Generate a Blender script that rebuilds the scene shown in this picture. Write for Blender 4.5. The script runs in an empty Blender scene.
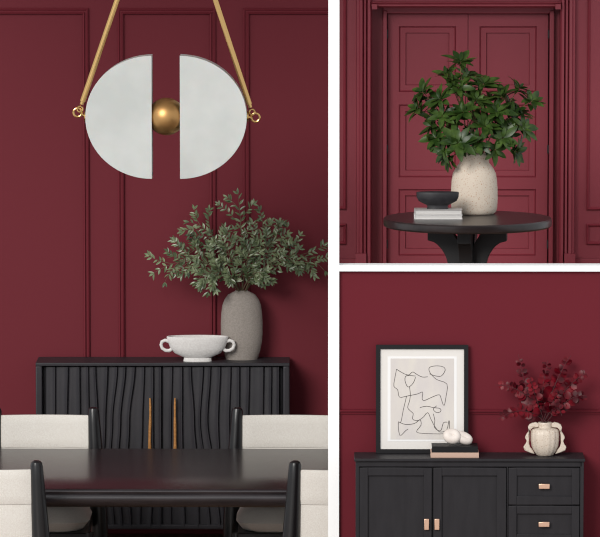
import bpy, math, random
from mathutils import Vector, Matrix
random.seed(7)
SC = bpy.context.scene
COL = SC.collection
F = 5000.0
CAM_H = 5.20
D0 = 30.0            # world Y = distance from camera - D0
CAM = Vector((0, -D0, CAM_H))
fwd = Vector((-33.5/F, 1.0, -518.5/F)).normalized()
right = fwd.cross(Vector((0, 0, 1))).normalized()
up = right.cross(fwd).normalized()

def P(px, py, d):
    """point of the place at picture position (px,py) lying d metres from the camera plane"""
    v = fwd + right*((px-300)/F) + up*((268.5-py)/F)
    return CAM + v*(d/v.y)
def PX(px, d, py=268): return P(px, py, d).x
def PZ(py, d, px=300): return P(px, py, d).z
def onz(px, z, d):      # x at distance d
    return PX(px, d)

# ------------------------------------------------------------------ camera
cd = bpy.data.cameras.new('camera'); cam = bpy.data.objects.new('camera', cd); COL.objects.link(cam)
cd.sensor_width = 36; cd.sensor_fit = 'HORIZONTAL'; cd.lens = 36*F/600; cd.clip_start = 1; cd.clip_end = 200
cam.location = CAM; cam.rotation_euler = fwd.to_track_quat('-Z', 'Y').to_euler()
SC.camera = cam

# ------------------------------------------------------------------ materials
def lin(c):
    c = c/255
    return c/12.92 if c <= .04045 else ((c+.055)/1.055)**2.4
def rgb(r, g, b): return (lin(r), lin(g), lin(b), 1)
def mat(name, col, rough=.5, metal=0, spec=.5, var=None, scale=20, detail=4, bump=0, bscale=200, stretch=(1, 1, 1), coat=0, ramp=(.35, .65), trans=0, emit=None):
    m = bpy.data.materials.new(name); m.use_nodes = True
    nt = m.node_tree; b = nt.nodes['Principled BSDF']
    b.inputs['Base Color'].default_value = col
    b.inputs['Roughness'].default_value = rough; b.inputs['Metallic'].default_value = metal
    b.inputs['Specular IOR Level'].default_value = spec
    b.inputs['Coat Weight'].default_value = coat
    if trans: b.inputs['Subsurface Weight'].default_value = trans
    tc = nt.nodes.new('ShaderNodeTexCoord'); mp = nt.nodes.new('ShaderNodeMapping')
    mp.inputs['Scale'].default_value = stretch
    nt.links.new(tc.outputs['Object'], mp.inputs['Vector'])
    if var:
        n = nt.nodes.new('ShaderNodeTexNoise'); n.inputs['Scale'].default_value = scale; n.inputs['Detail'].default_value = detail
        r = nt.nodes.new('ShaderNodeValToRGB')
        r.color_ramp.elements[0].position = ramp[0]; r.color_ramp.elements[1].position = ramp[1]
        r.color_ramp.elements[0].color = col; r.color_ramp.elements[1].color = var
        nt.links.new(mp.outputs[0], n.inputs['Vector']); nt.links.new(n.outputs[0], r.inputs[0]); nt.links.new(r.outputs[0], b.inputs['Base Color'])
    if bump:
        n2 = nt.nodes.new('ShaderNodeTexNoise'); n2.inputs['Scale'].default_value = bscale; n2.inputs['Detail'].default_value = 3
        bp = nt.nodes.new('ShaderNodeBump'); bp.inputs['Strength'].default_value = bump; bp.inputs['Distance'].default_value = .01
        nt.links.new(mp.outputs[0], n2.inputs['Vector']); nt.links.new(n2.outputs[0], bp.inputs['Height']); nt.links.new(bp.outputs[0], b.inputs['Normal'])
    return m
M = {}
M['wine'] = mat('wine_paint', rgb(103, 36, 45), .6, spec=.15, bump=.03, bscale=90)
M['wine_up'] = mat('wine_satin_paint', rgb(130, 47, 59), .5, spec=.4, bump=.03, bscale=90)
M['wine_low'] = mat('wine_matt_paint', rgb(98, 26, 37), .6, spec=.15, bump=.03, bscale=90)
M['white'] = mat('white_paint', (.93, .93, .93, 1), .6)
M['floor'] = mat('oak_bounce_floor', rgb(146, 116, 94), .5, var=rgb(128, 100, 80), scale=4, stretch=(1, 8, 1))  # unseen floor, lightened to oak brown to bounce light up under the dining table
M['ceil'] = mat('ceiling_paint', rgb(200, 195, 190), .8)
M['black_wood'] = mat('black_stained_wood', rgb(41, 40, 44), .45, spec=.34, var=rgb(47, 45, 49), scale=6, stretch=(3, 3, 1), bump=.03, bscale=60)
M['table'] = mat('dark_table_wood', rgb(30, 26, 29), .27, spec=.6, var=rgb(46, 40, 43), scale=3, stretch=(.8, 9, 9), bump=.02, bscale=30)
M['post'] = mat('black_chair_wood', rgb(22, 21, 23), .3, spec=.5)
M['cream'] = mat('cream_fabric', rgb(214, 208, 200), .9, spec=.1, var=rgb(226, 222, 215), scale=160, bump=.15, bscale=260)
M['brass'] = mat('brushed_brass', rgb(214, 174, 114), .2, metal=.95)
M['brass_dark'] = mat('satin_brass', rgb(190, 146, 92), .4, metal=.85)
M['gold'] = mat('gold_handle', rgb(178, 124, 68), .45, metal=.35, bump=.5, bscale=60)
M['glass'] = mat('frosted_white_glass', rgb(190, 192, 189), .32, spec=.5, trans=.1, var=rgb(202, 203, 200), scale=2.5, ramp=(.4, .6))
M['stone'] = mat('grey_stoneware', rgb(138, 130, 123), .8, spec=.2, var=rgb(152, 144, 137), scale=110, bump=.35, bscale=150)
M['bowl_white'] = mat('white_textured_ceramic', rgb(212, 208, 205), .75, spec=.2, var=rgb(222, 219, 216), scale=90, bump=.25, bscale=90)
M['speck'] = mat('speckled_cream_ceramic', rgb(214, 200, 184), .7, spec=.2, var=rgb(186, 148, 122), scale=120, detail=2, ramp=(.6, .68), bump=.25, bscale=100)
M['shell'] = mat('cream_glazed_ceramic', rgb(206, 192, 177), .4, var=rgb(166, 142, 122), scale=130, detail=3, ramp=(.55, .72))
M['leaf_a'] = mat('grey_green_leaf', rgb(58, 74, 44), .34, spec=.55, var=rgb(122, 134, 98), scale=14, ramp=(.35, .7))
M['leaf_b'] = mat('deep_green_leaf', rgb(34, 56, 20), .34, spec=.28, var=rgb(74, 98, 42), scale=12, ramp=(.4, .7))
M['leaf_r'] = mat('deep_red_leaf', rgb(58, 3, 13), .4, spec=.2, var=rgb(112, 7, 24), scale=14, ramp=(.4, .65))
M['twig'] = mat('brown_twig', rgb(88, 78, 56), .7)
M['twig_r'] = mat('dark_red_twig', rgb(64, 14, 20), .6)
M['twig_g'] = mat('reddish_green_twig', rgb(120, 98, 56), .6)
M['round'] = mat('espresso_wood', rgb(32, 26, 27), .32, spec=.55, var=rgb(44, 36, 36), scale=4, stretch=(1, 9, 9))
M['round_leg'] = mat('black_painted_wood', rgb(30, 29, 31), .5, spec=.4)
M['matte_black'] = mat('matt_black_ceramic', rgb(36, 35, 38), .5, spec=.4, var=rgb(46, 45, 48), scale=30)
M['paper'] = mat('white_pages', rgb(214, 211, 208), .8, var=rgb(190, 187, 185), scale=3, stretch=(1, 1, 260))
M['cover_white'] = mat('white_book_cover', rgb(226, 224, 222), .5)
M['cover_grey'] = mat('grey_book_cover', rgb(176, 172, 170), .5)
M['cover_black'] = mat('black_book_cover', rgb(20, 19, 21), .5, spec=.2)
M['cover_tan'] = mat('tan_book_cover', rgb(190, 158, 140), .6)
M['cab'] = mat('charcoal_painted_wood', rgb(36, 34, 37), .5, spec=.2, var=rgb(40, 38, 41), scale=5, stretch=(6, 6, 1))
M['copper'] = mat('pale_copper', rgb(226, 184, 158), .35, metal=.8)
M['frame'] = mat('black_frame_wood', rgb(20, 18, 21), .5, spec=.2)
M['mat_board'] = mat('white_mat_board', rgb(216, 211, 206), .8)
M['print'] = mat('warm_grey_paper', rgb(199, 192, 189), .8, var=rgb(208, 201, 193), scale=4, stretch=(3, 1, 1))
M['bevel_white'] = mat('mat_bevel', rgb(228, 226, 225), .8)
M['ink'] = mat('black_ink', rgb(62, 56, 56), .8)
M['ivory'] = mat('ivory_stone', rgb(226, 216, 208), .6, var=rgb(208, 196, 188), scale=16)
M['iron'] = mat('black_iron', rgb(20, 16, 18), .5)

# ------------------------------------------------------------------ mesh helpers
class MB:
    def __init__(s): s.v = []; s.f = []
    def add(s, vs, fs):
        o = len(s.v); s.v += [Vector(v) for v in vs]; s.f += [tuple(i+o for i in f) for f in fs]; return s
    def box(s, x0, x1, y0, y1, z0, z1):
        x0, x1 = min(x0, x1), max(x0, x1); y0, y1 = min(y0, y1), max(y0, y1); z0, z1 = min(z0, z1), max(z0, z1)
        return s.add([(x0, y0, z0), (x1, y0, z0), (x1, y1, z0), (x0, y1, z0), (x0, y0, z1), (x1, y0, z1), (x1, y1, z1), (x0, y1, z1)],
                     [(0, 3, 2, 1), (4, 5, 6, 7), (0, 1, 5, 4), (1, 2, 6, 5), (2, 3, 7, 6), (3, 0, 4, 7)])
    def tube(s, pts, rad, seg=10, cap=True, closed=False):
        pts = [Vector(p) for p in pts]; n = len(pts)
        if not hasattr(rad, '__len__'): rad = [rad]*n
        rings = []; ref = None
        for i, p in enumerate(pts):
            if closed: t = pts[(i+1) % n]-pts[i-1]
            else: t = pts[min(i+1, n-1)]-pts[max(i-1, 0)]
            t.normalize()
            if ref is None:
                ref = Vector((0, 0, 1)) if abs(t.z) < .9 else Vector((1, 0, 0))
            a = (ref - t*ref.dot(t)).normalized(); ref = a; b = t.cross(a)
            rings.append([p+(a*math.cos(k*2*math.pi/seg)+b*math.sin(k*2*math.pi/seg))*rad[i] for k in range(seg)])
        vs = [q for r in rings for q in r]; fs = []
        for i in range(n if closed else n-1):
            j = (i+1) % n
            for k in range(seg):
                k2 = (k+1) % seg; fs.append((i*seg+k, i*seg+k2, j*seg+k2, j*seg+k))
        if cap and not closed:
            fs.append(tuple(range(seg-1, -1, -1))); fs.append(tuple((n-1)*seg+k for k in range(seg)))
        return s.add(vs, fs)
    def lathe(s, prof, c, seg=48, sy=1.0, wob=None):
        """prof: (r,z) from the outside bottom centre, over the rim, to the inside bottom"""
        vs = []; fs = []; n = len(prof)
        for i, (r, z) in enumerate(prof):
            for k in range(seg):
                a = 2*math.pi*k/seg; rr = r*(wob(a, z) if wob else 1)
                vs.append((c[0]+rr*math.cos(a), c[1]+rr*math.sin(a)*sy, c[2]+z))
        for i in range(n-1):
            for k in range(seg):
                k2 = (k+1) % seg; fs.append((i*seg+k, i*seg+k2, (i+1)*seg+k2, (i+1)*seg+k))
        fs.append(tuple(range(seg-1, -1, -1))); fs.append(tuple((n-1)*seg+k for k in range(seg)))
        return s.add(vs, fs)
    def prism(s, poly, fn, a, b):
        """poly 2-D, fn(u,v,w) -> 3-D; extruded w=a..b"""
        n = len(poly)
        return s.add([fn(u, v, a) for u, v in poly]+[fn(u, v, b) for u, v in poly],
                     [tuple(range(n-1, -1, -1)), tuple(range(n, 2*n))]+[(i, (i+1) % n, n+(i+1) % n, n+i) for i in range(n)])
    def ring(s, x0, x1, z0, z1, y, prof):
        """closed rectangular moulding; prof = (inset, y offset) pairs, a closed outline"""
        vs = []; fs = []; n = len(prof)
        for u, h in prof:
            vs += [(x0+u, y+h, z0+u), (x1-u, y+h, z0+u), (x1-u, y+h, z1-u), (x0+u, y+h, z1-u)]
        for i in range(n):
            j = (i+1) % n
            for k in range(4):
                k2 = (k+1) % 4; fs.append((i*4+k, i*4+k2, j*4+k2, j*4+k))
        return s.add(vs, fs)
    def blob(s, c, r, seg=24, rings=14, rot=None):
        vs = []; fs = []
        for i in range(rings+1):
            t = math.pi*i/rings
            for k in range(seg):
                a = 2*math.pi*k/seg
                v = Vector((r[0]*math.sin(t)*math.cos(a), r[1]*math.sin(t)*math.sin(a), r[2]*math.cos(t)))
                if rot: v = rot @ v
                vs.append(Vector(c)+v)
        for i in range(rings):
            for k in range(seg):
                k2 = (k+1) % seg; fs.append((i*seg+k, (i+1)*seg+k, (i+1)*seg+k2, i*seg+k2))
        return s.add(vs, fs)

WLOC = {}
def obj(name, mb, m, parent=None, bevel=0, smooth=35, origin=None, segs=2):
    if parent is not None: o0 = WLOC[parent.name]
    elif origin is not None: o0 = Vector(origin)
    else:
        xs = [v.x for v in mb.v]; ys = [v.y for v in mb.v]; zs = [v.z for v in mb.v]
        o0 = Vector(((min(xs)+max(xs))/2, (min(ys)+max(ys))/2, min(zs)))
    me = bpy.data.meshes.new(name); me.from_pydata([v-o0 for v in mb.v], [], mb.f)
    import bmesh
    bm = bmesh.new(); bm.from_mesh(me)
    bmesh.ops.remove_doubles(bm, verts=bm.verts, dist=1e-6)
    bmesh.ops.recalc_face_normals(bm, faces=bm.faces); bm.to_mesh(me); bm.free()
    me.materials.append(m)
    if smooth:
        me.polygons.foreach_set('use_smooth', [True]*len(me.polygons)); me.set_sharp_from_angle(angle=math.radians(smooth))
    o = bpy.data.objects.new(name, me); COL.objects.link(o)
    if parent is not None: o.parent = parent
    else: o.location = o0
    WLOC[o.name] = o0
    if bevel:
        b = o.modifiers.new('edge', 'BEVEL'); b.width = bevel; b.segments = segs; b.limit_method = 'ANGLE'; b.angle_limit = math.radians(40)
    return o
def tag(o, label, cat, group=None):
    o['label'] = label; o['category'] = cat
    if group: o['group'] = group
    return o
def thing(name, label, cat, loc, group=None):
    o = bpy.data.objects.new(name, None); COL.objects.link(o); o.location = loc; o.empty_display_size = .1
    WLOC[o.name] = Vector(loc)
    return tag(o, label, cat, group)
def struct(name, mb, m, bevel=0, smooth=35):
    o = obj(name, mb, m, None, bevel, smooth); o['kind'] = 'structure'; return o
def Y(d): return d-D0

# ------------------------------------------------------------------ shell
DB = 33.0; DF = 28.0                      # rear walls; low front wall
CEIL = 5.9; MEZ = 1.50
struct('floor', MB().box(-4.2, 3.0, Y(24.5), Y(33.4), -.12, 0), M['floor'])
struct('floor_stage', MB().box(.06, 3.0, Y(26.2), Y(DF), 0, .40), M['floor'])
struct('floor_mezzanine', MB().box(.0, 3.0, Y(DF+.08), Y(33.4), MEZ-.12, MEZ), M['floor'])
struct('wall_back', MB().box(-4.2, 0, Y(DB), Y(DB+.4), 0, CEIL).box(0, 3.0, Y(DB), Y(DB+.4), 0, MEZ-.12), M['wine'])
struct('wall_front', MB().box(.0, 3.0, Y(DF), Y(DF+.08), 0, PZ(271, DF-.02)), M['wine_low'])
struct('ceiling', MB().box(-4.2, 3.0, Y(28), Y(33.4), CEIL, CEIL+.1), M['ceil'])
# white pier between the bays and the white ledge on the low wall
x0, x1 = PX(328.2, DF), PX(339.2, DF)
struct('wall_pier', MB().box(x0, x1, Y(DF-.03), Y(DF+.16), 0, CEIL), M['white'])
zc1 = PZ(263.2, DF+.09); zc0 = PZ(271.3, DF-.03)
struct('trim_1', MB().box(x1, 3.0, Y(DF-.03), Y(DF+.09), zc0, zc1), M['white'])

# mouldings on the dining room wall
MOULD = [(0, 0), (.002, -.012), (.010, -.020), (.018, -.012), (.024, -.012), (.032, -.024), (.040, -.018), (.044, 0)]
def moulding(name, pa, pb, ptop, zbot, d, m, prof=MOULD):
    return struct(name, MB().ring(PX(pa, d), PX(pb, d), zbot, PZ(ptop, d), Y(d), prof), m)
moulding('trim_2', -28, 90, 8, .32, DB, M['wine'])
moulding('trim_3', 118.3, 216.5, 8, .32, DB, M['wine'])
moulding('trim_4', 243.2, 337, 8, .32, DB, M['wine'])
struct('baseboard_back', MB().box(-4.2, 3.0, Y(DB-.02), Y(DB), 0, .16), M['wine'], bevel=.004)
# chair rail on the low front wall
zr0, zr1 = PZ(414, DF), PZ(409.3, DF)
struct('trim_5', MB().prism([(0, zr0), (-.008, zr0), (-.010, (zr0+zr1)/2), (-.024, (zr0+zr1)/2+.004), (-.024, zr1-.003), (-.018, zr1), (0, zr1)],
                            lambda u, v, w: (w, Y(DF)+u, v), x1+.004, 3.0), M['wine_low'])
struct('baseboard_front', MB().box(x1, 3.0, Y(DF-.02), Y(DF), .40, .55), M['wine_low'], bevel=.004)

# ------------------------------------------------------------------ panelled wall with double doors (mezzanine)
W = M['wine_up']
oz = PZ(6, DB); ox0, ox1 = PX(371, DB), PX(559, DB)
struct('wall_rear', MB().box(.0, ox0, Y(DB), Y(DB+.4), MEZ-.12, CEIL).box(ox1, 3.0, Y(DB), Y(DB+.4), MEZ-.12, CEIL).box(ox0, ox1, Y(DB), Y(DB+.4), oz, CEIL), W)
struct('wall_recess', MB().box(ox0, ox1, Y(DB+.26), Y(DB+.4), MEZ, oz), W)
DD = 33.15
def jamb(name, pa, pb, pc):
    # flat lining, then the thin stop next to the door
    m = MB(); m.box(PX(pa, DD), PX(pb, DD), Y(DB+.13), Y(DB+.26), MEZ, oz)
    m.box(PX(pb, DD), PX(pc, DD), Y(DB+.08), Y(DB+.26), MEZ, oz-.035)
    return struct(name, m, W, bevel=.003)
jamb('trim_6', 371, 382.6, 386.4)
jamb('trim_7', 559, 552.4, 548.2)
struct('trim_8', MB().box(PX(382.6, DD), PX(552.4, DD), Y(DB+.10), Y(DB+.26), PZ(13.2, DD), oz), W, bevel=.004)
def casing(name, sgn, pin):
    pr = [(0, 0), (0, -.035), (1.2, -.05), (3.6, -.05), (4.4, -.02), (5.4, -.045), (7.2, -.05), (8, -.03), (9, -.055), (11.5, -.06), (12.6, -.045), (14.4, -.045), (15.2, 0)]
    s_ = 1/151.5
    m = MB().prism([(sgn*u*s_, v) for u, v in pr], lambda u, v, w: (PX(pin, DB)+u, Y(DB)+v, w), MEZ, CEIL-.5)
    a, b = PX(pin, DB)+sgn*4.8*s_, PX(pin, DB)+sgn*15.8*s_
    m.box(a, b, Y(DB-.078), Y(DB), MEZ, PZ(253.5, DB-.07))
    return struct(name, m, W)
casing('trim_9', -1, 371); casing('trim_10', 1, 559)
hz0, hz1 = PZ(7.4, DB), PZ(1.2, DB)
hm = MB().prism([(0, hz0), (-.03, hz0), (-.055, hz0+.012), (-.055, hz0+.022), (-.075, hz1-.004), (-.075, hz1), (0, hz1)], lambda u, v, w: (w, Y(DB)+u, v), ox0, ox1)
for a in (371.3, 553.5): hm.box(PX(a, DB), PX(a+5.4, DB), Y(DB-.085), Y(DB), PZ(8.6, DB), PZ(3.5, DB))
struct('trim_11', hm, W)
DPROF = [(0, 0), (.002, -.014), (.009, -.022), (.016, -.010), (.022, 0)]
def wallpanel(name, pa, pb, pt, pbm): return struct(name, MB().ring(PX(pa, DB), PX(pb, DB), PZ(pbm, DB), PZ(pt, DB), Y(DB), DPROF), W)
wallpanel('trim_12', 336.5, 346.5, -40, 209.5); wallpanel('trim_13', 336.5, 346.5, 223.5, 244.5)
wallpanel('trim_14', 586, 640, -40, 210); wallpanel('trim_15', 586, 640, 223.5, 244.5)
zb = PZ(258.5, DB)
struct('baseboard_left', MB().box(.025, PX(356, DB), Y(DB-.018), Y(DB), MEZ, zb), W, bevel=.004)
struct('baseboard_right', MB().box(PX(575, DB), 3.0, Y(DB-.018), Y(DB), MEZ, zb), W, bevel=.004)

def door(name, pa, pb, xo0, xo1, hinge_px):
    m = MB(); xa, xb = PX(pa, DD), PX(pb, DD); zt, z0 = PZ(14.2, DD), MEZ+.01
    m.box(xa, xb, Y(DD+.034), Y(DD+.07), z0, zt)                          # deepest field
    X0, X1 = PX(xo0, DD), PX(xo1, DD)
    m.box(xa, X0, Y(DD), Y(DD+.05), z0, zt); m.box(X1, xb, Y(DD), Y(DD+.05), z0, zt)
    pan = [(26.2, 92), (104.5, 177.3), (189, 255.5)]
    edges = [zt]
    for a, b in pan: edges += [PZ(a, DD), PZ(b, DD)]
    edges.append(z0)
    for i in range(0, len(edges), 2): m.box(X0, X1, Y(DD), Y(DD+.05), edges[i+1], edges[i])
    for a, b in pan:                                                      # stepped moulding
        m.ring(X0, X1, PZ(b, DD), PZ(a, DD), Y(DD), [(0, .04), (0, .012), (.006, .008), (.010, .016), (.044, .018), (.048, .036), (.04, .04)])
    o = struct(name, m, W)
    for py in (34, 149, 244):
        h = obj('hinge', MB().tube([(PX(hinge_px, DD), Y(DD-.004), PZ(py+4.2, DD)), (PX(hinge_px, DD), Y(DD-.004), PZ(py-4.2, DD))], .0085), M['iron'], o); h['label'] = 'black iron hinge'
    return o
door('door_1', 387.4, 466.9, 398.5, 455.3, 386.6)
door('door_2', 467.5, 547.0, 478.7, 535.5, 547.8)

# ------------------------------------------------------------------ fluted black sideboard
SD, SB = 32.64, 32.97
zs_top = PZ(363, SD); zs_bot = PZ(530, SD)
sx0, sx1 = PX(35, SD), PX(289.5, SD)
sb = thing('sideboard', 'black wooden sideboard with wavy carved doors against the wine red wall', 'sideboard', ((sx0+sx1)/2, Y((SD+SB)/2), 0))
c = MB()
pw = 6.5/153
c.box(sx0, sx0+pw, Y(SD), Y(SB), zs_bot, zs_top-.021)
c.box(sx1-pw, sx1, Y(SD), Y(SB), zs_bot, zs_top-.021)
c.box(sx0+pw, sx1-pw, Y(SD+.012), Y(SB), zs_bot, zs_bot+.035)
c.box(sx0+pw, sx1-pw, Y(SD+.06), Y(SB), zs_bot+.035, zs_top-.03)
obj('body', c, M['black_wood'], sb, bevel=.008)
# carved boundary lines: picture x at the top, a third, two thirds and the bottom of the door
LW = [(46, 46, 46, 46), (56, 56, 55, 55), (69, 68, 66.5, 66), (80.5, 81, 80, 78), (89, 89.5, 92, 93), (96, 98.5, 101.5, 102), (108.5, 106, 103.8, 107), (118, 113, 110, 115),
      (126, 121, 118, 123), (135.5, 130, 128, 132), (145, 143.5, 142, 141), (154, 154, 154.5, 152), (161.6, 161.6, 161.6, 161.6)]
RW = [(163, 163, 163, 163), (173, 171.8, 171, 172), (183, 183, 184, 186), (191.5, 195, 199, 200), (204, 200.5, 206, 211), (211, 208, 215, 221), (221, 219, 220.5, 226), (231.5, 230, 231, 234),
      (240, 240, 238, 240), (250, 249, 248.5, 249), (264.5, 264, 263.5, 264), (272, 271.5, 272, 272), (279.5, 279.5, 279.5, 279.5)]
def carved(lines, y0, y1):
    m = MB(); rows = 44; vs = []; cols = None
    prof_h = {0: 0, .07: .15, .3: .22, .55: .32, .70: .52, .84: 1.0, .91: 1.0, .965: .5}; tstep = list(prof_h)
    for r in range(rows+1):
        v = r/rows; py = y0+(y1-y0)*v; row = []
        for i in range(len(lines)-1):
            def at(L):
                q = v*3; k = min(2, int(q)); t = q-k; t = t*t*(3-2*t); return L[k]+(L[k+1]-L[k])*t
            a, b = at(lines[i]), at(lines[i+1])
            for t in tstep:
                h = .023*prof_h[t]*(1 if i % 3 else .8)
                p = P(a+(b-a)*t, py, SD+.03); row.append((p.x, Y(SD+.030)-h, p.z))
        p = P(lines[-1][0], py, SD+.03); row.append((p.x, Y(SD+.03), p.z))
        cols = len(row); vs += row
    fs = [(r*cols+k, r*cols+k+1, (r+1)*cols+k+1, (r+1)*cols+k) for r in range(rows) for k in range(cols-1)]
    m.add(vs, fs)
    xa, xb = vs[0][0], vs[cols-1][0]
    m.box(xa, xb, Y(SD+.0305), Y(SD+.058), vs[-1][2], vs[0][2])
    return m
for nm, LL, hp in (('door', LW, 150), ('door', RW, 175)):
    dr = obj(nm, carved(LL, 366.8, 526.5), M['black_wood'], sb, smooth=30)
    pts = []; rad = []
    for k in range(13):
        t = k/12; pts.append(P(hp+(.35 if hp < 160 else -.1)*math.sin(k*.9), 398+100*t, SD-.004)); rad.append(.0055+.0075*t**.6+.0009*math.sin(k*2.3))
    h = obj('handle', MB().tube(pts, rad, 10).tube([P(hp, 408, SD-.004), P(hp, 408, SD+.03)], .006).tube([P(hp, 488, SD-.004), P(hp, 488, SD+.03)], .006), M['gold'], dr); h['label'] = 'slim wavy gold handle'
obj('top', MB().box(sx0, sx1, Y(SD-.001), Y(SB), zs_top-.022, zs_top), M['black_wood'], sb, bevel=.004)
for a in (sx0+.05, sx1-.09):
    for b in (SD+.03, SB-.07):
        obj('leg', MB().box(a, a+.04, Y(b), Y(b+.04), 0, zs_bot+.002), M['black_wood'], sb, bevel=.003)

# bowl with two ear handles
def lathe_px(prof, cpx, d, z0, base_py, sy=1, seg=48, wob=None, inner=True, th=.008, sc=None):
    """prof of (half width in px, picture y) read from rim to foot along the silhouette, rebuilt as a closed vessel"""
    s_ = sc or (P(1, 268, d)-P(0, 268, d)).x
    out = [(w*s_, (base_py-y)*s_*1.005) for w, y in prof][::-1]
    full = [(0.0005, out[0][1])]+out
    if inner:
        full += [(max(.001, r-th), z-(.002 if i == 0 else 0)) for i, (r, z) in enumerate(out[::-1][:-1])]
        full += [(.0005, full[-1][1])]
    else: full += [(.0005, out[-1][1])]
    cx = PX(cpx, d)
    return MB().lathe(full, (cx, Y(d), z0), seg, sy, wob), cx, s_
bd = 32.735
m, bx, s_ = lathe_px([(30.6, 336.6), (31, 338), (29.8, 342), (27.5, 348), (23, 353.5), (15.5, 357), (13.6, 358), (14, 360), (14.2, 361.6)], 197.4, bd, zs_top, 361.6, sy=.40, th=.012)
bw = tag(obj('bowl', m, M['bowl_white'], origin=(bx, Y(bd), zs_top)), 'white rough ceramic footed bowl with two looped handles on the fluted sideboard', 'bowl')
for sg in (-1, 1):
    pts = [(bx+sg*u*s_, Y(bd), zs_top+(361.6-y)*s_) for u, y in ((29.0, 341.5), (32.5, 340.6), (35.6, 342), (36.6, 345), (35.4, 348.6), (32, 350.8), (28.4, 351), (26, 349.6))]
    obj('handle', MB().tube(pts, [.012, .012, .0115, .011, .011, .0115, .012, .012], 10), M['bowl_white'], bw)
# grey vase
vd = 32.86
m, vx, s_ = lathe_px([(6.3, 291.2), (6.9, 292), (9, 293), (13.5, 295.5), (17, 300), (19.3, 306), (20.4, 314), (20.9, 324), (20.9, 334), (20.2, 343), (18.6, 351), (16.8, 357), (16, 360)], 241.6, vd, zs_top, 360, th=.012, sy=.75)
tag(obj('vase', m, M['stone'], origin=(vx, Y(vd), zs_top), smooth=60), 'tall grey stoneware vase on the fluted sideboard holding small-leaved branches', 'vase')
LVASE = (vx, Y(vd), zs_top)

# ------------------------------------------------------------------ leaves and branches
def leaf(m, base, dirn, nrm, L, Wd, fold=.25, droop=.15, shape=None, n=5):
    dirn = Vector(dirn).normalized(); nrm = Vector(nrm); side = dirn.cross(nrm)
    if side.length < 1e-3: side = dirn.cross(Vector((.3, .5, .8)))
    side.normalize(); nrm = side.cross(dirn).normalized()
    shape = shape or (.12, .75, 1, .72, 0.05)
    vs = []; fs = []
    n = len(shape)
    for i, wv in enumerate(shape):
        t = i/(n-1); c_ = Vector(base)+dirn*(L*t)-nrm*(droop*L*t*t)
        w = Wd*.5*wv
        vs += [c_+side*w+nrm*(fold*w), c_, c_-side*w+nrm*(fold*w)]
    for i in range(n-1):
        fs += [(i*3, i*3+1, i*3+4, i*3+3), (i*3+1, i*3+2, i*3+5, i*3+4)]
    # thin underside so that each leaf has thickness
    k = len(vs); th = nrm*.0009
    vs += [v-th for v in vs]; fs += [tuple(j+k for j in f[::-1]) for f in fs]
    m.add(vs, fs)
def bez(a, b, c_, n): return [a*(1-t)**2+b*2*t*(1-t)+c_*t*t for t in [i/n for i in range(n+1)]]
def rv(s=1): return Vector((random.uniform(-s, s), random.uniform(-s, s), random.uniform(-s, s)))
TOC = Vector((0, -1, .25))

def fine_branch(label, base, tip, ctrl, group, seedn, twigs=7, dmax=Y(DB)-.03):
    """woody stem with small opposite leaves"""
    random.seed(seedn)
    st = MB(); lf = MB(); main = bez(base, ctrl, tip, 16); Lm = sum((main[i+1]-main[i]).length for i in range(16))
    st.tube(main, [.0042*(1-.75*i/16) for i in range(17)], 6)
    def clampy(v):
        v.y = min(v.y, dmax); return v
    def dress(path, start, size):
        n = len(path)
        for i in range(start, n):
            t = (path[min(i+1, n-1)]-path[max(i-1, 0)]).normalized()
            for s_ in (-1, 1):
                if random.random() < .27: continue
                sd = t.cross(TOC+rv(.5)).normalized()*s_
                d_ = (t*.75+sd*.8+rv(.25)).normalized(); d_.y *= .6
                leaf(lf, clampy(path[i].copy()), d_, (TOC+Vector((0, 0, .4))+rv(.6)), size*random.uniform(.75, 1.2), size*.38, droop=random.uniform(0, .25), shape=(.15, .8, 1, .7, .05))
        t = (path[-1]-path[-2]).normalized(); leaf(lf, path[-1], t, TOC+rv(.4), size, size*.4)
    dress(main, 5, .042)
    for k in range(twigs):
        i = 5+int(k*10/twigs); p = main[i]; t = (main[i+1]-main[i]).normalized(); s_ = -1 if k % 2 else 1
        sd = t.cross(TOC).normalized()*s_
        L = Lm*random.uniform(.22, .36)*(1-.35*k/twigs)
        e = p+(t*.75+sd*.62+Vector((0, random.uniform(-.3, .2), 0))).normalized()*L; e.y = min(max(e.y, Y(32.55)), dmax)
        tw = bez(p, p+(e-p)*.5+t*L*.15, e, 7); st.tube(tw, [.0022*(1-.6*j/7) for j in range(8)], 5)
        dress(tw, 2, .040)
    o = tag(obj('leafy_branch', st, M['twig'], origin=base), label, 'branch', group)
    obj('leaves', lf, M['leaf_a'], o, smooth=0)
    return o
def V(px, py, d): return Vector(P(px, py, d))
G1 = 'small-leaved branches in the grey vase'
b0 = V(241.6, 296, vd)
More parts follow.
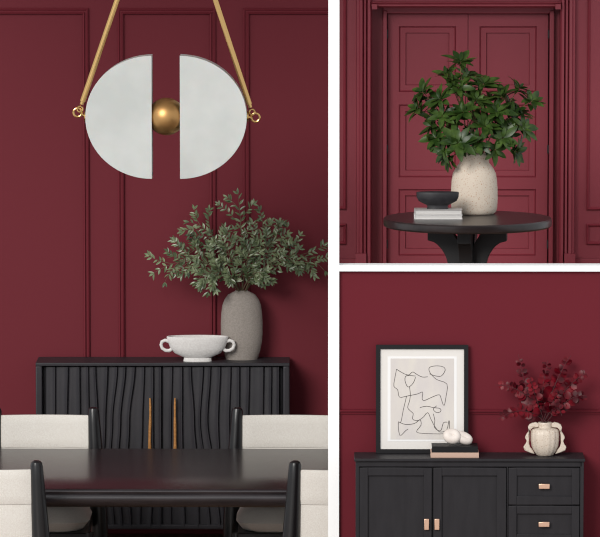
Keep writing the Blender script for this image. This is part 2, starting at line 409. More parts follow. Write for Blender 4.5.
spec = [((238, 194), (243, 235), 32.80, 32.78, 'tallest grey-green branch rising straight up from the grey stoneware vase', 6),
        ((189, 222), (222, 228), 32.78, 32.82, 'grey-green branch leaning up and left from the grey vase, highest on that side', 7),
        ((176, 254), (215, 236), 32.82, 32.86, 'grey-green branch arching left from the grey vase, above the lowest left one', 7),
        ((154, 273), (205, 240), 32.74, 32.76, 'longest grey-green branch arching low to the left above the white bowl', 9),
        ((208, 292), (214, 250), 32.68, 32.70, 'short grey-green branch drooping down beside the left shoulder of the grey vase', 7),
        ((270, 222), (256, 235), 32.82, 32.84, 'grey-green branch reaching up and right from the grey vase beside the tallest branch', 7),
        ((287, 234), (262, 240), 32.76, 32.78, 'grey-green branch leaning right from the grey vase under the upright right branch', 7),
        ((325, 271), (285, 228), 32.80, 32.80, 'longest grey-green branch arching right from the grey vase to the white pier', 8),
        ((264, 284), (258, 255), 32.68, 32.70, 'short grey-green branch drooping over the right shoulder of the grey vase', 6),
        ((222, 240), (230, 250), 32.70, 32.72, 'bushy grey-green branch in the middle left of the grey vase bunch', 7),
        ((230, 280), (232, 270), 32.72, 32.74, 'very short grey-green branch tucked against the left of the grey vase mouth', 6),
       ((258, 276), (252, 268), 32.72, 32.74, 'very short grey-green branch tucked against the right of the grey vase mouth', 6),
       ((196, 282), (214, 256), 32.70, 32.72, 'grey-green branch hanging low left over the bowl, under the longest left branch', 8),
       ((300, 262), (272, 246), 32.72, 32.76, 'grey-green branch stretching right just below the longest right one', 7),
       ((252, 244), (246, 262), 32.68, 32.70, 'bushy grey-green branch in the centre of the grey vase bunch, leaning right', 7)]
for i, (tp, ct, dc, dt, lb, tw) in enumerate(spec):
    bb = b0+Vector((random.uniform(-.02, .02), random.uniform(-.02, .02), -.12)); bb2 = b0+Vector((random.uniform(-.012, .012), random.uniform(-.01, .01), .0))
    fine_branch(lb, bb2, V(tp[0], tp[1], dt), V(ct[0], ct[1], dc), G1, 100+i, tw)

# ------------------------------------------------------------------ dining table
TF = 31.35
zt = PZ(448.3, TF); Hh = CAM_H-zt
TN = TF
while PZ(489.5, TN) < zt: TN -= .002      # near edge of the same top
tb = thing('dining_table', 'long black wooden dining table with thick rounded edge, chairs on both sides', 'table', (-.85, Y((TF+TN)/2), 0))
th = .100
pr = [(Y(TN)+.03, zt), (Y(TN)+.012, zt-.003), (Y(TN)+.002, zt-.012), (Y(TN)+.002, zt-.019), (Y(TN)+.010, zt-.026), (Y(TN)+.010, zt-.030), (Y(TN)-.003, zt-.038), (Y(TN)-.008, zt-.056), (Y(TN)-.003, zt-.076),
      (Y(TN)+.014, zt-.098), (Y(TN)+.04, zt-.112), (Y(TN)+.08, zt-.118)]
pr2 = pr+[(Y(TF)-.08, zt-.118), (Y(TF)-.03, zt-.10), (Y(TF), zt-.05), (Y(TF)-.004, zt-.015), (Y(TF)-.02, zt)]
obj('tabletop', MB().prism(pr2, lambda u, v, w: (w, u, v), -2.75, 1.05), M['table'], tb, smooth=50)
for a in (-2.55, .85):
    for b in (TN+.25, TF-.25): obj('leg', MB().tube([(a, Y(b), 0), (a, Y(b), zt-.09)], [.04, .06], 16), M['table'], tb)

# ------------------------------------------------------------------ dining chairs (origin: floor under the back posts; seat towards -y)
CW = .335
ZB = .936
def make_chair():
    t = thing('dining_chair', '', 'chair', (0, 0, 0))
    for s in (-1, 1):
        pts = []; rad = []
        for z, r, x in ((0, .030, .375), (.12, .044, .372), (.30, .050, .365), (.5, .049, .356), (.7, .042, .345), (.88, .035, .336), (.96, .032, .332), (.978, .027, .331), (.987, .015, .331)):
            pts.append((s*(x-.02), .015+.05*(z-.35 if z > .35 else .5*(.35-z)), z)); rad.append(r*1.14)
        obj('leg', MB().tube(pts, rad, 16), M['post'], t)
        obj('leg', MB().tube([(s*.30, -.56, 0), (s*.305, -.555, .15), (s*.305, -.55, .30)], [.022, .03, .032], 14), M['post'], t)
    # upper sling and lower back panel
    def pad(z0, z1, w0, w1, thk, y0):
        m = MB(); vs = []; fs = []; nx, nz = 13, 8
        for side in (0, 1):
            for i in range(nz):
                for j in range(nx):
                    u = j/(nx-1)*2-1; v = i/(nz-1); edge = min(1, min((1-abs(u))*9, min(v, 1-v)*9))
                    hw = w0+(w1-w0)*v; dep = thk*.5*(.55+.45*math.sqrt(max(0, edge)))
                    z = z0+(z1-z0)*v
                    vs.append((u*hw, y0+.05*(z-.35)+.03*(1-u*u)+(dep if side else -dep), z))
        q = nx*nz
        for i in range(nz-1):
            for j in range(nx-1):
                a = i*nx+j; fs += [(a, a+1, a+nx+1, a+nx), (q+a, q+a+nx, q+a+nx+1, q+a+1)]
        for j in range(nx-1): fs += [(j, q+j, q+j+1, j+1), ((nz-1)*nx+j, (nz-1)*nx+j+1, q+(nz-1)*nx+j+1, q+(nz-1)*nx+j)]
        for i in range(nz-1): fs += [(i*nx, (i+1)*nx, q+(i+1)*nx, q+i*nx), (i*nx+nx-1, q+i*nx+nx-1, q+(i+1)*nx+nx-1, (i+1)*nx+nx-1)]
        return m.add(vs, fs)
    obj('backrest', pad(.738, ZB, .305, .292, .036, .012), M['cream'], t, smooth=50)
    obj('back_panel', pad(.26, .736, .305, .300, .026, .012), M['cream'], t, smooth=50)
    # seat cushion: rounded block
    m = MB(); vs = []; fs = []; nx, ny = 17, 15
    for side in (0, 1):
        for i in range(ny):
            for j in range(nx):
                u = j/(nx-1)*2-1; v = i/(ny-1)*2-1
                rr = (abs(u)**6+abs(v)**6)**(1/6) if (u or v) else 0
                k = max(abs(u), abs(v))/rr if rr else 1
                e = max(0, 1-rr**5) if rr < 1 else 0
                vs.append((u*k*.31, -.31+v*k*.31, .365+(.10*e**.5 if side else -.075*e**.5)))
    q = nx*ny
    for i in range(ny-1):
        for j in range(nx-1):
            a = i*nx+j; fs += [(a, a+nx, a+nx+1, a+1), (q+a, q+a+1, q+a+nx+1, q+a+nx)]
    obj('seat', m.add(vs, fs), M['cream'], t, smooth=50)
    obj('seat_frame', MB().box(-.30, .30, -.58, -.02, .255, .30), M['post'], t, bevel=.006)
    return t
def dup(root, loc, rz):
    r = root.copy(); COL.objects.link(r); r.location = loc; r.rotation_euler = (0, 0, rz)
    for ch in list(root.children):
        c_ = ch.copy(); COL.objects.link(c_); c_.parent = r
    return r
FC, NC = 31.60, 29.27
ch = make_chair()
GC = 'dining chairs around the black table'
ch.scale = (1, 1, 1.042); ch.location = (PX(43.5, FC), Y(FC), 0); tag(ch, 'cream chair with black posts on far side of table, nearer the left of the sideboard', 'chair', GC)
c2 = dup(ch, (PX(286, FC), Y(FC), 0), 0); tag(c2, 'cream chair on far side of table, before the right end of the sideboard', 'chair', GC)
c3 = dup(ch, (PX(-17, NC), Y(NC), 0), math.pi); tag(c3, 'cream chair seen from behind on near side of table, cut off by left picture edge', 'chair', GC)
c4 = dup(ch, (PX(348, NC), Y(NC), 0), math.pi); tag(c4, 'cream chair seen from behind on near side of table, beside the white pier', 'chair', GC)

# ------------------------------------------------------------------ pendant lamp
LD = 31.0
pc = V(166.4, 116.5, LD); s_ = (P(1, 116, LD)-P(0, 116, LD)).x
apex = V(166.5, -137, LD)
pl = thing('pendant_lamp', 'brass pendant lamp with two half-round frosted white glass shades hung over dining table', 'lamp', (pc.x, pc.y, pc.z))
def half_shade(sg):
    m = MB(); n = 40; w = (152.3-86)*s_ if sg < 0 else (247-180.3)*s_; hh = 61.5*s_; xc = (152.3-166.4)*s_ if sg < 0 else (180.3-166.4)*s_
    outer = [(xc+sg*w*math.cos(a), hh*math.sin(a)) for a in [-math.pi/2+math.pi*i/n for i in range(n+1)]]
    inner = [(xc+sg*(w-.012)*math.cos(a), (hh-.012)*math.sin(a)) for a in [-math.pi/2+math.pi*i/n for i in range(n+1)]]
    y0, y1, tk = -.088, .088, .010
    fn = lambda u, v, wv: (pc.x+u, pc.y+wv, pc.z+v)
    m.prism(outer, fn, y0, y0+tk); m.prism(outer, fn, y1-tk, y1)
    # curved rim wall between the two plates
    for i in range(n):
        m.add([fn(*outer[i], y0+tk), fn(*outer[i+1], y0+tk), fn(*outer[i+1], y1-tk), fn(*outer[i], y1-tk), fn(*inner[i], y0+tk), fn(*inner[i+1], y0+tk), fn(*inner[i+1], y1-tk), fn(*inner[i], y1-tk)],
              [(0, 1, 2, 3), (7, 6, 5, 4), (0, 3, 7, 4), (1, 5, 6, 2)])
    o = obj('glass_shade', m, M['glass'], pl, bevel=.002); return o
half_shade(-1); half_shade(1)
obj('brass_ball', MB().blob(pc, (18.8*s_,)*3, 40, 24), M['brass_dark'], pl, smooth=60)
for sg, ringp, r0, r1 in ((-1, (77.6, 112.5), (81.5, 104.5), (117.2, 0)), (1, (255.6, 117.5), (250.6, 107.5), (215.4, 0))):
    # rod runs from its lower clevis up to the ceiling rose
    a = V(r0[0], r0[1], LD); b = V(r1[0], r1[1], LD); e = a+(b-a)*((apex.z-a.z)/(b.z-a.z))
    dirv = (e-a).normalized()
    off = Vector((0, .0, 0))
    obj('rod', MB().tube([a, a+dirv*.02, a+dirv*.021, e], [.012, .012, .0175, .0175], 14), M['brass'], pl)
    rc = V(ringp[0], ringp[1], LD); R_ = 4.2*s_
    obj('ring', MB().tube([(rc.x+R_*math.cos(t), rc.y, rc.z+R_*math.sin(t)) for t in [2*math.pi*k/20 for k in range(20)]], .0075, 8, closed=True), M['brass'], pl)
    eye = a-dirv*.03
    obj('eye', MB().tube([(eye.x+.017*math.cos(t), eye.y+.006*math.sin(t), eye.z+.017*math.sin(t)) for t in [2*math.pi*k/16 for k in range(16)]], .006, 8, closed=True), M['brass'], pl)
    # stub arm from ring to glass rim, with cap
    gx = V(86.3 if sg < 0 else 246.7, 116.5, LD)
    obj('arm', MB().tube([rc-Vector((sg*.02, 0, .006)), gx+Vector((sg*.006, 0, 0)), gx-Vector((sg*.08, 0, 0))], [.009, .009, .009], 10)
        .tube([gx+Vector((sg*.012, 0, 0)), gx+Vector((sg*.001, 0, 0))], .032, 16), M['brass'], pl)
obj('crossbar', MB().tube([V(89, 116.5, LD), V(244, 116.5, LD)], .009, 10), M['brass'], pl)
obj('ceiling_rose', MB().lathe([(.0005, apex.z-pc.z-.02), (.05, apex.z-pc.z-.02), (.05, apex.z-pc.z+.03), (.014, apex.z-pc.z+.05), (.014, CEIL-pc.z-.03), (.09, CEIL-pc.z-.025), (.09, CEIL-pc.z), (.0005, CEIL-pc.z)], pc, 24), M['brass'], pl)

# ------------------------------------------------------------------ round table on the mezzanine
RD = 31.0; RXp = 467.4
rt_z = None
zt2 = PZ(217.6, RD); rr = 84.6/161.3
rx = PX(RXp, RD)
rt = thing('round_table', 'round dark wood pedestal table in front of the wine red double doors', 'table', (rx, Y(RD), MEZ))
edge = .054
obj('tabletop', MB().lathe([(.0005, -edge), (rr-.012, -edge), (rr-.003, -edge+.006), (rr, -edge+.012), (rr, -.008), (rr-.006, 0), (.0005, 0)], (rx, Y(RD), zt2), 96), M['round'], rt, smooth=30)
zl = zt2-edge
hleg = zl-MEZ
def curved_leg(ang):
    # outline in (radius, height) then thickness across
    q_ = .045
    out = [(.246, hleg), (.246, hleg-.042-q_), (.208, hleg-.052-q_), (.185, hleg-.068-q_), (.160, hleg-.094-q_), (.140, hleg-.125-q_), (.127, hleg-.155-q_), (.117, hleg-.195-q_), (.112, hleg-.26-q_),
           (.118, hleg-.36-q_), (.135, hleg-.44), (.18, hleg-.54), (.26, .07), (.33, .03), (.33, 0), (.24, 0), (.12, .06), (.045, .14), (.03, .25), (.03, hleg-.26),
           (.034, hleg-.10-q_), (.042, hleg-.070-q_), (.054, hleg-.045-q_), (.068, hleg-.022-q_), (.084, hleg-q_), (.10, hleg)]
    ca, sa = math.cos(ang), math.sin(ang)
    return MB().prism(out, lambda u, v, w: (rx+u*ca-w*sa, Y(RD)+u*sa+w*ca, MEZ+v), -.04, .04)
for k in range(4):
    obj('leg', curved_leg(math.radians(-7+90*k)), M['round_leg'], rt, bevel=.003, smooth=30)
obj('column', MB().box(rx-.028, rx+.028, Y(RD)-.028, Y(RD)+.028, MEZ, zl-.09).box(rx-.036, rx+.036, Y(RD)-.036, Y(RD)+.036, zl-.09, zl), M['round_leg'], rt, bevel=.004)

# speckled vase
def at_table(py):           # distance at which picture row py meets the table top
    d = 30.0
    while PZ(py, d) > zt2: d += .002
    return d
v2d = at_table(213.6)
m, v2x, s2 = lathe_px([(17, 154.3), (17.6, 155.3), (16.6, 157.5), (14.4, 161), (15, 164), (18.5, 168.5), (21.4, 174), (22.6, 181), (23.2, 190), (23.4, 200), (22.9, 208.5), (21.6, 212.5), (19.5, 214.5)], 474, v2d, zt2, 214.5, th=.010)
tag(obj('vase', m, M['speck'], origin=(v2x, Y(v2d), zt2), smooth=60), 'speckled cream ceramic vase holding dark green foliage on the round table', 'vase')
# books
def book(name, label, cat, xa, xb, y0, y1, z0, z1, cover, group, spine_front=False):
    t = thing(name, label, cat, ((xa+xb)/2, (y0+y1)/2, z0), group)
    k = min(.0035, (z1-z0)*.2)
    c_ = MB().box(xa, xb, y0, y1, z0, z0+k).box(xa, xb, y0, y1, z1-k, z1)
    if spine_front: c_.box(xa, xb, y0, y0+.004, z0+k, z1-k)
    else: c_.box(xa, xa+.004, y0, y1, z0+k, z1-k)
    obj('cover', c_, cover, t, bevel=.001); obj('pages', MB().box(xa+.005, xb-.004, y0+.005, y1-.005, z0+k, z1-k), M['paper'], t)
    return t
bfd = at_table(219.3)
bxa, bxb = PX(414.3, bfd), PX(462.2, bfd)
zb1 = zt2+4.4/162; zb2 = zb1+5.2/162
GB = 'white books under the black bowl'
book('book', 'lower white book lying on the round table under another book', 'book', bxa-.001, bxb+.001, Y(bfd), Y(bfd+.15), zt2, zb1, M['cover_white'], GB)
book('book', 'upper pale grey book on round table directly beneath the black bowl', 'book', bxa, bxb-.001, Y(bfd+.004), Y(bfd+.148), zb1, zb2, M['cover_grey'], GB)
bbd = bfd+.068
cx = 437.4
m, b2x, s_ = lathe_px([(20.8, 192), (21.3, 193), (21, 197), (19, 201), (14, 203.6), (10.6, 205.2), (10.2, 207), (10.8, 208.9)], cx, bbd, zb2, 208.9, th=.009, sy=.44)
tag(obj('bowl', m, M['matte_black'], origin=(b2x, Y(bbd), zb2)), 'small matt black footed bowl on top of two white books', 'bowl')

# foliage with whorls of long leaves
def whorl_branch(label, ends, group, seedn):
    random.seed(seedn)
    st = MB(); lf = MB()
    base = Vector((v2x+random.uniform(-.03, .03), Y(v2d)+random.uniform(-.03, .03), zt2+.28))
    pts0 = [V(px, py, d) for px, py, d, n, L in ends]
    trunk_end = sum(pts0, Vector((0, 0, 0)))/len(pts0)
    hub = base+(trunk_end-base)*.5+Vector((0, 0, .03))
    low = base.copy()
    st.tube(bez(low, low+(hub-low)*.5+Vector((0, 0, .02)), hub, 6), [.006-.0004*i for i in range(7)], 7)
    for (px, py, d, n, L), e in zip(ends, pts0):
        tw = bez(hub, hub+(e-hub)*.5+Vector((0, 0, .02)), e, 6); st.tube(tw, [.0036-.0003*i for i in range(7)], 6)
        ax = (tw[-1]-tw[-2]).normalized()+Vector((random.uniform(-.7, .7), random.uniform(-.7, -.2), random.uniform(.1, .6))); ax.normalize()
        u = ax.cross(Vector((.2, .1, 1))).normalized(); w = ax.cross(u)
        off = random.uniform(0, 6)
        for layer, (cnt, open_, back) in enumerate(((n, 1.0, 0), (max(3, n-3), .75, .022), (3, 1.1, -.008))):
            for k in range(cnt):
                a = off+2*math.pi*(k+.5*layer)/cnt+random.uniform(-.2, .2)
                rad = u*math.cos(a)+w*math.sin(a)
                op = open_*random.uniform(.8, 1.1)
                d_ = (rad*op+ax*(.45 if layer < 2 else .9)).normalized()
                Ls = L*random.uniform(.85, 1.2)*(1 if layer < 2 else .6)
                leaf(lf, e-ax*back+rad*.006, d_, ax+rv(.25), Ls, Ls*.40, fold=.2, droop=random.uniform(.05, .42), shape=(.16, .66, .96, 1, .9, .6, .06))
        # a few leaves along the twig
        for i in (3, 4, 5):
            d_ = ((tw[i+1]-tw[i]).normalized()+rv(.9)).normalized(); leaf(lf, tw[i], d_, TOC+rv(.4), L*.8, L*.3, droop=.2, shape=(.14, .55, .9, 1, .85, .5, .05))
    o = tag(obj('leafy_branch', st, M['twig_g'], origin=base), label, 'branch', group)
    obj('leaves', lf, M['leaf_b'], o, smooth=60); return o
G2 = 'long-leaved branches in the speckled vase'
q = v2d
whorl_branch('tallest dark green long-leaved branch at the top of the speckled vase bunch', [(460, 62, q, 7, .098), (458, 88, q-.06, 6, .09), (447, 74, q+.04, 6, .09), (468, 76, q+.03, 6, .085), (452, 80, q-.04, 6, .08)], G2, 1)
whorl_branch('dark green long-leaved branch spreading to the far left of the speckled vase', [(423, 92, q, 6, .095), (418, 109, q-.03, 7, .098), (440, 99, q-.08, 7, .095), (432, 126, q-.02, 6, .09), (430, 104, q+.05, 6, .085), (442, 116, q-.1, 6, .085)], G2, 2)
whorl_branch('dark green long-leaved branch hanging over the front left of the speckled vase', [(458, 143, q-.17, 8, .12), (444, 151, q-.12, 6, .09), (436, 138, q-.05, 7, .09), (448, 160, q-.1, 6, .08)], G2, 3)
whorl_branch('dark green long-leaved branch in the upper middle of the speckled vase bunch', [(484, 84, q, 8, .10), (476, 100, q-.08, 7, .10), (463, 112, q-.10, 7, .095), (455, 122, q-.04, 6, .09), (470, 90, q+.05, 6, .085), (490, 98, q+.04, 6, .085)], G2, 4)
whorl_branch('dark green long-leaved branch reaching up to the right of the speckled vase', [(519, 88, q, 6, .085), (502, 96, q-.03, 7, .10), (497, 112, q-.08, 7, .10), (510, 104, q+.05, 6, .085), (511, 118, q-.05, 6, .085), (531, 101, q+.02, 7, .092)], G2, 5)
whorl_branch('dark green long-leaved branch low on the right of the speckled vase', [(523, 128, q-.03, 7, .095), (516, 152, q-.08, 7, .09), (503, 138, q-.1, 7, .095), (520, 113, q, 6, .09)], G2, 6)
whorl_branch('dark green long-leaved branch in the lower middle above the speckled vase neck', [(485, 126, q-.12, 7, .10), (478, 142, q-.14, 7, .085), (495, 150, q-.1, 6, .085), (470, 130, q-.02, 6, .09), (500, 126, q-.02, 7, .09), (478, 116, q+.05, 6, .09), (466, 146, q-.15, 6, .08)], G2, 7)

# ------------------------------------------------------------------ charcoal cabinet on the stage
CD, CB = 27.72, 27.97
zct = PZ(458.6, CD-.012); ST = .40
cb = thing('cabinet', 'charcoal sideboard cabinet with framed doors and copper handles under the leaning picture', 'cabinet', (PX(470, CD), Y((CD+CB)/2), ST))
def bxp(m, a, b, t, bt, d0, d1, dref=CD):
    return m.box(PX(a, dref), PX(b, dref), Y(d0), Y(d1), PZ(bt, dref), PZ(t, dref))
obj('top', MB().box(PX(354.6, CD), PX(586.2, CD), Y(CD-.014), Y(CB), zct-.017, zct), M['cab'], cb, bevel=.003)
zcb = ST+.10
m = MB(); xA, xB = PX(356, CD), PX(585, CD); zt3 = zct-.0165
m.box(xA, xA+.02, Y(CD), Y(CB), zcb, zt3).box(xB-.02, xB, Y(CD), Y(CB), zcb, zt3)
m.box(xA+.02, xB-.02, Y(CD+.02), Y(CB), zcb, zt3)
bxp(m, 358, 583, 461.8, 466.6, CD, CD+.03)
m.box(PX(507.9, CD), PX(509, CD), Y(CD+.004), Y(CD+.03), zcb, zt3); m.box(xA+.02, xB-.02, Y(CD), Y(CD+.03), zcb, zcb+.05)
obj('body', m, M['cab'], cb, bevel=.002)
def framed(name, a, b, t, zlo, ia, ib, it_, zilo, ib_px=None):
    X0, X1, Zt = PX(a, CD), PX(b, CD), PZ(t, CD)
    I0, I1, It = PX(ia, CD), PX(ib, CD), PZ(it_, CD)
    mm = MB(); mm.box(X0, X1, Y(CD+.010), Y(CD+.019), zlo, Zt)
    mm.box(X0, I0, Y(CD-.004), Y(CD+.012), zlo, Zt).box(I1, X1, Y(CD-.004), Y(CD+.012), zlo, Zt)
    mm.box(I0, I1, Y(CD-.004), Y(CD+.012), It, Zt).box(I0, I1, Y(CD-.004), Y(CD+.012), zlo, zilo)
    return obj(name, mm, M['cab'], cb, bevel=.0025)
zd = zcb+.055
d1 = framed('door', 359.8, 432.4, 467.6, zd, 368.3, 424.6, 475.6, zd+.05)
d2 = framed('door', 434, 507.2, 467.6, zd, 442.6, 498, 475.6, zd+.05)
def pull(par, px, py, w, h):
    x, z = PX(px, CD), PZ(py, CD); a, b = w/2/180, h/2/180
    mm = MB().box(x-a, x+a, Y(CD-.022), Y(CD-.012), z-b, z+b)
    mm.box(x-a*.5, x+a*.5, Y(CD-.014), Y(CD+.0), z-b*.5, z+b*.5)
    o = obj('handle', mm, M['copper'], par, bevel=.003); o['label'] = 'pale copper pull'
pull(d1, 427.2, 523.8, 5.0, 11.4); pull(d2, 437.6, 523.8, 5.0, 11.4)
drz = [(467.6, 504.4), (505.6, 542.4), (543.6, 580)]
for k, (a, b) in enumerate(drz):
    dw = framed('drawer', 509.4, 580.8, a, PZ(b, CD), 517.8, 573, a+8, PZ(b-8.4, CD))
    pull(dw, 545.2, (a+b)/2-.3, 11, 5.2)
for a in (xA, xB-.045):
    for b in (CD, CB-.045): obj('leg', MB().box(a, a+.045, Y(b), Y(b+.045), ST, zcb+.001), M['cab'], cb, bevel=.002)

# framed line drawing leaning on the wall
fb, ft = 27.925, 27.978
A = V(375.6, 451.2, fb); B_ = V(468.4, 451.2, fb)
zf0 = zct
ztop = PZ(344.6, ft)
wdt = (PX(469.4, ft)-PX(377, ft)); fx = PX(376.2, fb); hgt = math.hypot(ztop-zf0, ft-fb)
tilt = math.atan2(ft-fb, ztop-zf0)
fr = thing('framed_picture', 'black framed abstract line drawing with white mat leaning on wall above cabinet', 'picture', (fx+wdt/2, Y(fb), zf0))
def FR(u, v, w=0):          # u across, v up the leaning picture, w out of its front
    return Vector((fx+u, Y(fb)+v*math.sin(tilt)-w*math.cos(tilt), zf0+v*math.cos(tilt)+w*math.sin(tilt)))
def frect(mm, u0, u1, v0, v1, w0, w1):
    return mm.prism([(u0, v0), (u1, v0), (u1, v1), (u0, v1)], lambda u, v, w: FR(u, v, w), w0, w1)
pp = wdt/92.6
bw_ = 4.3*pp
mm = MB()
frect(mm, 0, bw_, 0, hgt, 0, .02); frect(mm, wdt-bw_, wdt, 0, hgt, 0, .02); frect(mm, bw_, wdt-bw_, 0, bw_, 0, .02); frect(mm, bw_, wdt-bw_, hgt-bw_, hgt, 0, .02)
obj('frame', mm, M['frame'], fr, bevel=.0015)
o = obj('mat_board', frect(MB(), bw_-.002, wdt-bw_+.002, bw_-.002, hgt-bw_+.002, .003, .010), M['mat_board'], fr)
kx = lambda cx_: ((cx_/4.4727+370)-376.2)*pp
kv = lambda cy_: (451.0-(cy_/4.4727+335))*hgt/106.4
mm = MB(); frect(mm, kx(80), kx(390), kv(466), kv(94), .0095, .0112); obj('mat_bevel', mm, M['bevel_white'], fr)
pr_ = obj('print', frect(MB(), kx(93), kx(378), kv(458), kv(103), .0105, .0120), M['print'], fr)
strokes = [
 [(120,150),(112,190),(108,225),(125,240),(133,272),(165,268),(215,258),(237,250),(235,278),(245,287),(280,272),(312,262),(322,285),(333,310),(342,270),(346,215),(300,195),(270,165),(268,142),(300,135),(330,140),(338,155),(320,180),(290,178),(268,170)],
 [(120,150),(150,168),(175,175),(192,162),(210,172),(235,184),(260,183)],
 [(205,180),(165,178),(158,200),(172,228),(195,210),(205,185)],
 [(178,228),(182,260),(178,290),(170,318),(185,335),(195,345),(192,368),(215,375),(240,360),(260,340),(275,370),(295,405),(315,425),(345,415),(355,375)],
 [(165,268),(150,330),(140,380),(128,385),(135,440),(160,420),(172,412)],
 [(128,380),(160,392),(200,388),(225,372),(230,395),(210,425),(260,432),(340,432),(357,420),(357,375)],
 [(225,318),(255,312),(285,318),(315,322),(318,335),(300,340),(285,325),(300,310)],
 [(285,345),(292,375),(290,405),(318,420),(330,385),(348,382)]]
mm = MB()
for s in strokes:
    path = []
    n = len(s)
    for i in range(n-1):       # Catmull-Rom through the drawn points
        p0, p1, p2, p3 = [Vector(s[min(max(j, 0), n-1)]) for j in (i-1, i, i+1, i+2)]
        for t in (0, .33, .66):
            path.append(.5*((2*p1)+(p2-p0)*t+(2*p0-5*p1+4*p2-p3)*t*t+(3*p1-p0-3*p2+p3)*t**3))
    path.append(Vector(s[-1]))
    mm.tube([FR(kx(p.x), kv(p.y), .0122) for p in path], .0016, 5)
obj('line_drawing', mm, M['ink'], pr_, smooth=60)

# books and knot
bd3 = 27.745
b3a, b3b = PX(431.2, bd3), PX(479.6, bd3)
zk1 = zct+5.2/180; zk2 = zk1+6.2/180
GK = 'books under the ivory knot'
book('book', 'tan covered book lying on the charcoal cabinet under a black book', 'book', b3a, b3b, Y(bd3), Y(bd3+.155), zct, zk1, M['cover_tan'], GK, True)
book('book', 'black covered book between the tan book and the ivory knot ornament', 'book', PX(432.4, bd3), PX(478.6, bd3), Y(bd3+.004), Y(bd3+.15), zk1, zk2, M['cover_black'], GK, True)
kd = bd3+.075; kpx = 180
kc = Vector((PX(458.4, kd), Y(kd), zk2))
# two rounded interlocked loops
def loop(c_, a, b, r, tiltz, tilty, n=28):
    R_ = Matrix.Rotation(tilty, 3, 'Y') @ Matrix.Rotation(tiltz, 3, 'X')
    return MB().tube([Vector(c_)+R_ @ Vector((a*math.cos(t), b*math.sin(t), 0)) for t in [2*math.pi*k/n for k in range(n)]], r, 14, closed=True)
kn = thing('knot_ornament', 'ivory stone knot ornament of two interlocked rounded loops on black book', 'ornament', (kc.x, kc.y, kc.z))
obj('loop', loop(kc+Vector((-.033, -.012, .050)), .025, .019, .0265, math.radians(62), math.radians(12)), M['ivory'], kn, smooth=70)
obj('loop', loop(kc+Vector((.032, .006, .038)), .032, .014, .0225, math.radians(55), math.radians(24)), M['ivory'], kn, smooth=70)

# scalloped vase with wavy ears
sd3 = 27.845
m, v3x, s3 = lathe_px([(6.4, 422), (7.0, 422.6), (6.4, 424.5), (6.6, 427.6), (11.5, 428.6), (13.4, 430), (14.1, 434), (14.0, 440), (13.2, 446), (11.2, 451), (8.6, 454.6), (7.6, 455.6)], 545.8, sd3, zct, 455.6, th=.007, seg=96, sy=.9,
                      wob=lambda a, z: 1+(.018*math.cos(a*14) if z < .150 and z > .01 else 0))
v3 = tag(obj('vase', m, M['shell'], origin=(v3x, Y(sd3), zct), smooth=70), 'small cream ribbed vase with wavy side handles holding deep red branches on cabinet', 'vase')
for sg in (-1, 1):
    out = [(5.5, 423.2), (9, 421.8), (12.5, 422.6), (15, 424.2), (16.4, 427), (15.4, 430.6), (17.6, 434), (19.2, 437.4), (17.4, 440.8), (18.4, 443.8), (20.6, 447), (19.4, 450.4), (14.6, 452.6), (9.5, 454.2)]
    inn = [(12.0, 449.5), (14.2, 446.8), (15.2, 443), (15.0, 438), (14.8, 434), (13.6, 429.4), (11.4, 427.3), (6.2, 427)]
    c_ = [(sg*u*1.05*s3, (455.6-v)*s3) for u, v in out+inn[::1]]
    mm = MB().prism(c_, lambda u, v, w: (v3x+u, Y(sd3)+w, zct+v), -.014, .014)
    obj('handle', mm, M['shell'], v3, bevel=.005, smooth=50)
    
def coin_branch(label, tip, ctrl, dt, group, seedn, n=11, r0=.027, dense=1):
    random.seed(seedn)
    base = Vector((v3x+random.uniform(-.018, .018), Y(sd3)+random.uniform(-.012, .012), PZ(425, sd3)))
    e = V(tip[0], tip[1], dt); cc = V(ctrl[0], ctrl[1], (sd3+dt)/2)
    path = bez(base, cc, e, 24); st = MB().tube(path, [.0028-.0018*i/24 for i in range(25)], 6); lf = MB()
    for k in range(n):
        i = int(7+k*17/n); p = path[i]; t = (path[min(i+1, 24)]-path[i-1]).normalized()
        for s_ in (-1, 1):
            if k == 0 and s_ == 1: continue
            sd = t.cross(TOC+rv(.7)).normalized()*s_
            d_ = (sd+t*random.uniform(.1, .6)+rv(.35)).normalized(); d_.y *= .6
            r = r0*random.uniform(.8, 1.1)*(1.1-.7*k/n)
            b_ = p+d_*.004
            if b_.y+d_.y*r*2 > Y(DF)-.012: d_.y = -abs(d_.y); 
            b_.y = min(b_.y, Y(DF)-.015)
            nr = (TOC+rv(.65))
            leaf(lf, b_, d_, nr, r*1.9, r*1.8, fold=.15, droop=random.uniform(-.1, .25), shape=(.2, .72, .95, 1, .9, .62, .1))
    o = tag(obj('red_branch', st, M['twig_r'], origin=base), label, 'branch', group)
    obj('leaves', lf, M['leaf_r'], o, smooth=60)
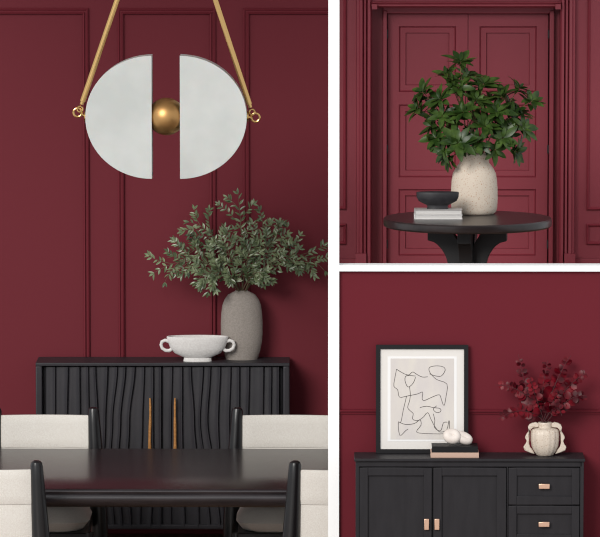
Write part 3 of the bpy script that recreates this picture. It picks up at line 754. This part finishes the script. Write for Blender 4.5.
G3 = 'deep red branches in the ribbed cream vase'
cs = [((518.5, 354.5), (526, 400), 27.90, 'deep red coin-leaved branch rising steeply on the left, topmost on that side', 12),
      ((495, 385), (530, 384), 27.86, 'deep red coin-leaved branch spreading far left above the lowest one', 12),
      ((498.5, 419), (526, 400), 27.80, 'lowest deep red coin-leaved branch drooping left toward the wall rail', 9),
      ((548, 360), (540, 392), 27.90, 'deep red coin-leaved branch standing upright in the middle of the cream vase', 12),
      ((571, 355.5), (553, 380), 27.92, 'tallest deep red coin-leaved branch leaning up right from the cream vase', 13),
      ((587, 373), (565, 382), 27.84, 'deep red coin-leaved branch reaching farthest right, above the lowest right one', 12),
      ((586.5, 396), (568, 392), 27.78, 'deep red coin-leaved branch arching right, lowest on that side', 11),
      ((530, 378), (536, 400), 27.80, 'short deep red coin-leaved branch in the left of the bunch', 9),
      ((560, 388), (552, 404), 27.76, 'short deep red coin-leaved branch in the front right of the bunch', 9),
      ((562, 416), (556, 396), 27.74, 'short deep red coin-leaved branch drooping over the right handle of the cream vase', 6)]
for i, (tp, ct, dt, lb, n) in enumerate(cs): coin_branch(lb, tp, ct, dt, G3, 300+i, n)

# ------------------------------------------------------------------ light
w = bpy.data.worlds.new('sky'); SC.world = w; w.use_nodes = True
bg = w.node_tree.nodes['Background']; bg.inputs[0].default_value = (.93, .97, 1.0, 1); bg.inputs[1].default_value = .8
sl = bpy.data.lights.new('sun', 'SUN'); sl.energy = 2.3; sl.angle = math.radians(24); sl.color = (1, .97, .93)
so = bpy.data.objects.new('sun', sl); COL.objects.link(so)
az, el = math.radians(26), math.radians(25)      # from the front left
sdir = Vector((math.sin(az)*math.cos(el), math.cos(az)*math.cos(el), -math.sin(el)))
so.rotation_euler = sdir.to_track_quat('-Z', 'Y').to_euler(); so.location = (-6, -12, 8)
SC.cycles.filter_width = 1.15
vs_ = SC.view_settings
vs_.view_transform = 'Standard'; vs_.look = 'None'; vs_.gamma = 1; vs_.exposure = 0; vs_.use_curve_mapping = False
